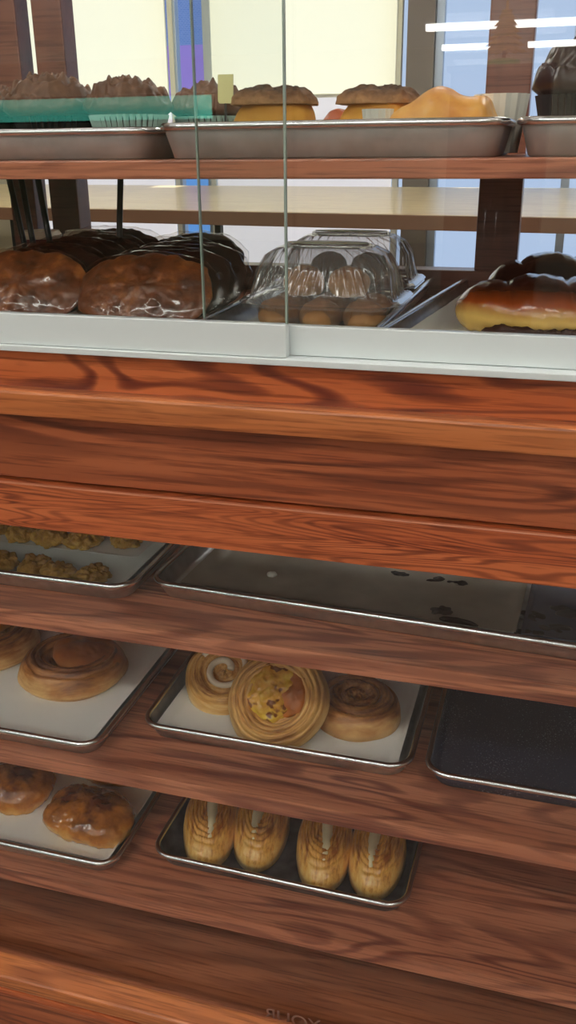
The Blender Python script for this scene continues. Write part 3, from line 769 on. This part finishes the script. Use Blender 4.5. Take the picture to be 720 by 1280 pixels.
cup_spots = [(-.735, 1.10, LBLK, 2, .050, .034, 0, 'at the left edge of the upper tray, front row'),
    (-.622, 1.098, LBLK, 5, .058, .040, 0, 'with the widest ruffled top, in front of the left post'),
    (-.660, 1.19, LBLK, 6, .046, .034, 0, 'behind the two front black-lined ones'),
    (-.566, 1.19, LBLK, 8, .044, .040, 0, 'peeking between the front ruffled and the sprinkled one'),
    (-.520, 1.100, LMINT, 11, .053, .034, 1, 'sprinkled with orange-red on top, pale liner, front row'),
    (-.752, 1.20, LBLK, 13, .046, .034, 0, 'in the second row at the far left')]
for x, y, lm, sd, R, fh, sp, wd in cup_spots:
    cupcake((x, y, uz), 'chocolate frosted cupcake '+wd, lm, sd, R, fh, .046, bool(sp))
cupcake((-.458, 1.215, uz), 'chocolate cupcake with smooth swirled top at the right end of the left upper tray', LMINT, 17, .050, .034, .046, False, 1, 1.6)

# crumb-topped yellow cakes
YEL = baked('yellow_cake', s2l(226, 172, 62), s2l(218, 158, 58), s2l(180, 110, 44), -.01, .08, 30, .3, .7)
TOPC = baked('crumb_topping', s2l(176, 130, 84), s2l(122, 84, 54), s2l(62, 40, 26), 0, .02, 60, .8, .7, 0, .8)
def crumbcake(loc, rz, label, rx=.050, ry=.045):
    t = thing('crumb_cake', label, 'cake', loc, (0, 0, rz), None)
    dome('cake', rx*.93, ry*.93, .064, YEL, t, lambda x, y, z, a, tt: .003*fbm((x, y, z), 30), 30, 70, 3.6, cut=2.1, pw=.55)
    dome('crumb_topping', rx*.93, ry*.93, .018, TOPC, t, lambda x, y, z, a, tt: .006*abs(fbm((x, y, z), 60, 3))-.001+.004*noise.noise(Vector((math.cos(a)*3, math.sin(a)*3, rx*50))), 38, 100, 3.4, cut=1.62, pw=.6, loc=(0, 0, .053))
    return t
mz = us+.003
crumbcake((-.336, 1.10, mz), .1, 'yellow crumb-topped cake behind the glass edge, left on the middle upper tray')
crumbcake((-.222, 1.135, mz), -.1, 'crumb-topped cake between the other crumb cake and the golden pastry', .046, .042)
o = dome('brioche', .030, .030, .052, baked('reddish_bun', s2l(216, 150, 90), s2l(196, 104, 60), s2l(150, 70, 40), 0, .05, 30, .4, .4), None, lambda x, y, z, a, t: .002*fbm((x, y, z), 40), loc=(-.285, 1.21, mz))
tag(o, 'small reddish bun behind and between the two crumb-topped cakes', 'bun')
# golden folded pastry
GOLD = baked('golden_turnover', s2l(248, 206, 128), s2l(240, 174, 84), s2l(206, 116, 50), -.01, .09, 26, .8, .4, .2, .3)
def turn_d(x, y, z, a, t):
    r = .010*math.exp(-((x+.004)/.018)**2)*(1 if z > .02 else .4) + .007*math.exp(-((x-.040)/.010)**2)*(z > .02)
    return r+.003*fbm((x, y, z), 26)
t = thing('turnover_pastry', 'golden folded turnover with a peaked top at the right of the middle upper tray', 'pastry', (-.143, 1.098, mz+.0), (0, 0, -.05))
dome('crust', .062, .048, .058, GOLD, t, turn_d, 34, 90, 3.6, cut=2.25)
# white paper cases
def papercase(x, y, r, h, label, tilt=(0, 0, 0), grp=None):
    t = thing('paper_case', label, 'paper case', (x, y, mz), tilt, grp)
    liner(t, r*.72, r, h, PAPER_W, 14, 'pleated_paper')
papercase(-.212, 1.075, .017, .046, 'small white pleated paper case left of the golden turnover')
papercase(-.088, 1.17, .030, .062, 'white pleated paper case standing behind the golden turnover, by the post')
CARDM = plain('pale_yellow_card', s2l(222, 216, 150), .5)
t = thing('price_card', 'small pale yellow card standing behind the glass edge, left of the crumb cakes', 'card', (-.424, 1.17, mz), (math.radians(-6), 0, 0))
box('card', -.010, .010, -.0006, .0006, .060, .093, CARDM, t, 0)
box('stick', -.0012, .0012, -.0012, .0012, 0, .060, DARKM, t, 0)
# cupcake at the right, black liner
DK = baked('dark_frosting', s2l(92, 58, 48), s2l(70, 40, 34), s2l(48, 26, 24), -.01, .04, 30, .4, .3, .2, .3)
cupcake((.0, 1.095, us+.003), 'tall dark frosted cupcake in a black liner, right edge of the upper shelf', LBLK, 3, .052, .046, .056, False, 1.0, 2.6, DK, None)

# added glowing mint panel, unseen, gives the green reflection in the panes
t = thing('menu_board', 'backlit mint-green menu board on the wall behind the viewer', 'menu board', (-8.05, Y0+.03, Z(.43)))
box('frame', -2.2, 2.2, -.02, .03, 0, .42, DARKM, t, .004)
box('lit_panel', -2.15, 2.15, .031, .036, .03, .39, emis('mint_lightbox', s2l(90, 205, 180), 2.2), t, 0)

# tall cabinet behind the viewer with a small gold tinsel tree, mirrored in the panes
t = thing('storage_cabinet', 'tall dark wooden cabinet behind the viewer, mirrored faintly beside the post', 'cabinet', (-.42, -3.85, 0))
box('body', -.26, .26, -.2, .2, .06, 1.86, POST, t, .004)
box('plinth', -.24, .24, -.18, .18, 0, .06, DARKM, t, .002)
box('top_board', -.28, .28, -.22, .22, 1.86, 1.89, POST, t, .004)
for sx in (-1, 1):
    d_ = box('door', sx*.13-.125, sx*.13+.125, .2, .218, .08, 1.84, POST, t, .003)
    tube('handle', [(sx*.03, .235, 1.0), (sx*.03, .235, 1.16)], .006, RIMM, d_)
GOLDT = plain('gold_tinsel', s2l(250, 200, 70), .3, .4, 0)
t = thing('tinsel_tree', 'small gold tinsel tree on a green base, mirrored at the top right of the glass', 'ornament', (-.42, -3.78, 1.89))
c36 = lambda r, z: [(r*math.cos(2*PI*k2/28), r*math.sin(2*PI*k2/28), z) for k2 in range(28)]
rings_mesh('base', [c36(.085, 0), c36(.088, .004), c36(.080, .030), c36(.03, .038)], plain('green_base', s2l(40, 190, 90), .4), t)
rings_mesh('trunk', [c36(.010, .036), c36(.008, .10)], DARKM, t)
fr_ = []
for i in range(1, 8):
    z0 = .30-.032*i; fr_.append([((.012+.0125*i)*(1+.25*(k2 % 2))*math.cos(2*PI*k2/28), (.012+.0125*i)*(1+.25*(k2 % 2))*math.sin(2*PI*k2/28), z0-.012*(k2 % 2)) for k2 in range(28)])
    fr_.append([((.010+.0075*i)*math.cos(2*PI*k2/28), (.010+.0075*i)*math.sin(2*PI*k2/28), z0-.004) for k2 in range(28)])
rings_mesh('tinsel', fr_, GOLDT, t, smooth=False)
dome('tip', .008, .008, .05, GOLDT, t, None, 8, 14, loc=(0, 0, .265))

# ------------------------------------------------------------------ daylight
w = bpy.data.worlds.new('daylight'); bpy.context.scene.world = w; w.use_nodes = True
bg = w.node_tree.nodes['Background']; bg.inputs[0].default_value = (*s2l(168, 186, 214), 1); bg.inputs[1].default_value = .95
sd = bpy.data.lights.new('sun', 'SUN'); sd.energy = 4.6; sd.color = (1, .95, .82); sd.angle = .03
so = bpy.data.objects.new('sun', sd); col.objects.link(so); so.rotation_euler = (math.radians(-40), 0, math.radians(12))

# ------------------------------------------------------------------ camera (27 mm-equivalent phone lens, tipped down 21.6 degrees)
sc = bpy.context.scene
cam = bpy.data.cameras.new('camera'); co = bpy.data.objects.new('camera', cam); col.objects.link(co)
cam.sensor_fit = 'VERTICAL'; cam.sensor_height = 36; cam.lens = 1150/1280*36; cam.clip_start = .01; cam.clip_end = 200
Rm = Matrix(((0.95977888, 0.09469083, -0.26430692), (0.28058587, -0.35637282, 0.89121826), (-0.00980161, -0.92953325, -0.36860801)))
# columns: camera right, camera down, camera forward expressed in the room
rt = Vector((Rm[0][0], Rm[1][0], Rm[2][0])); dn = Vector((Rm[0][1], Rm[1][1], Rm[2][1])); fw = Vector((Rm[0][2], Rm[1][2], Rm[2][2]))
M3 = Matrix((rt, -dn, -fw)).transposed()
co.matrix_world = Matrix.Translation((0, 0, H)) @ M3.to_4x4()
sc.camera = co
sc.view_settings.view_transform = 'Standard'; sc.view_settings.look = 'None'
sc.view_settings.gamma = 1; sc.view_settings.use_curve_mapping = False; sc.view_settings.exposure = .42
c = sc.cycles
c.use_denoising = True; c.max_bounces = 8; c.diffuse_bounces = 4; c.glossy_bounces = 4; c.transmission_bounces = 6; c.transparent_max_bounces = 24
c.sample_clamp_indirect = 4; c.caustics_reflective = False; c.caustics_refractive = False
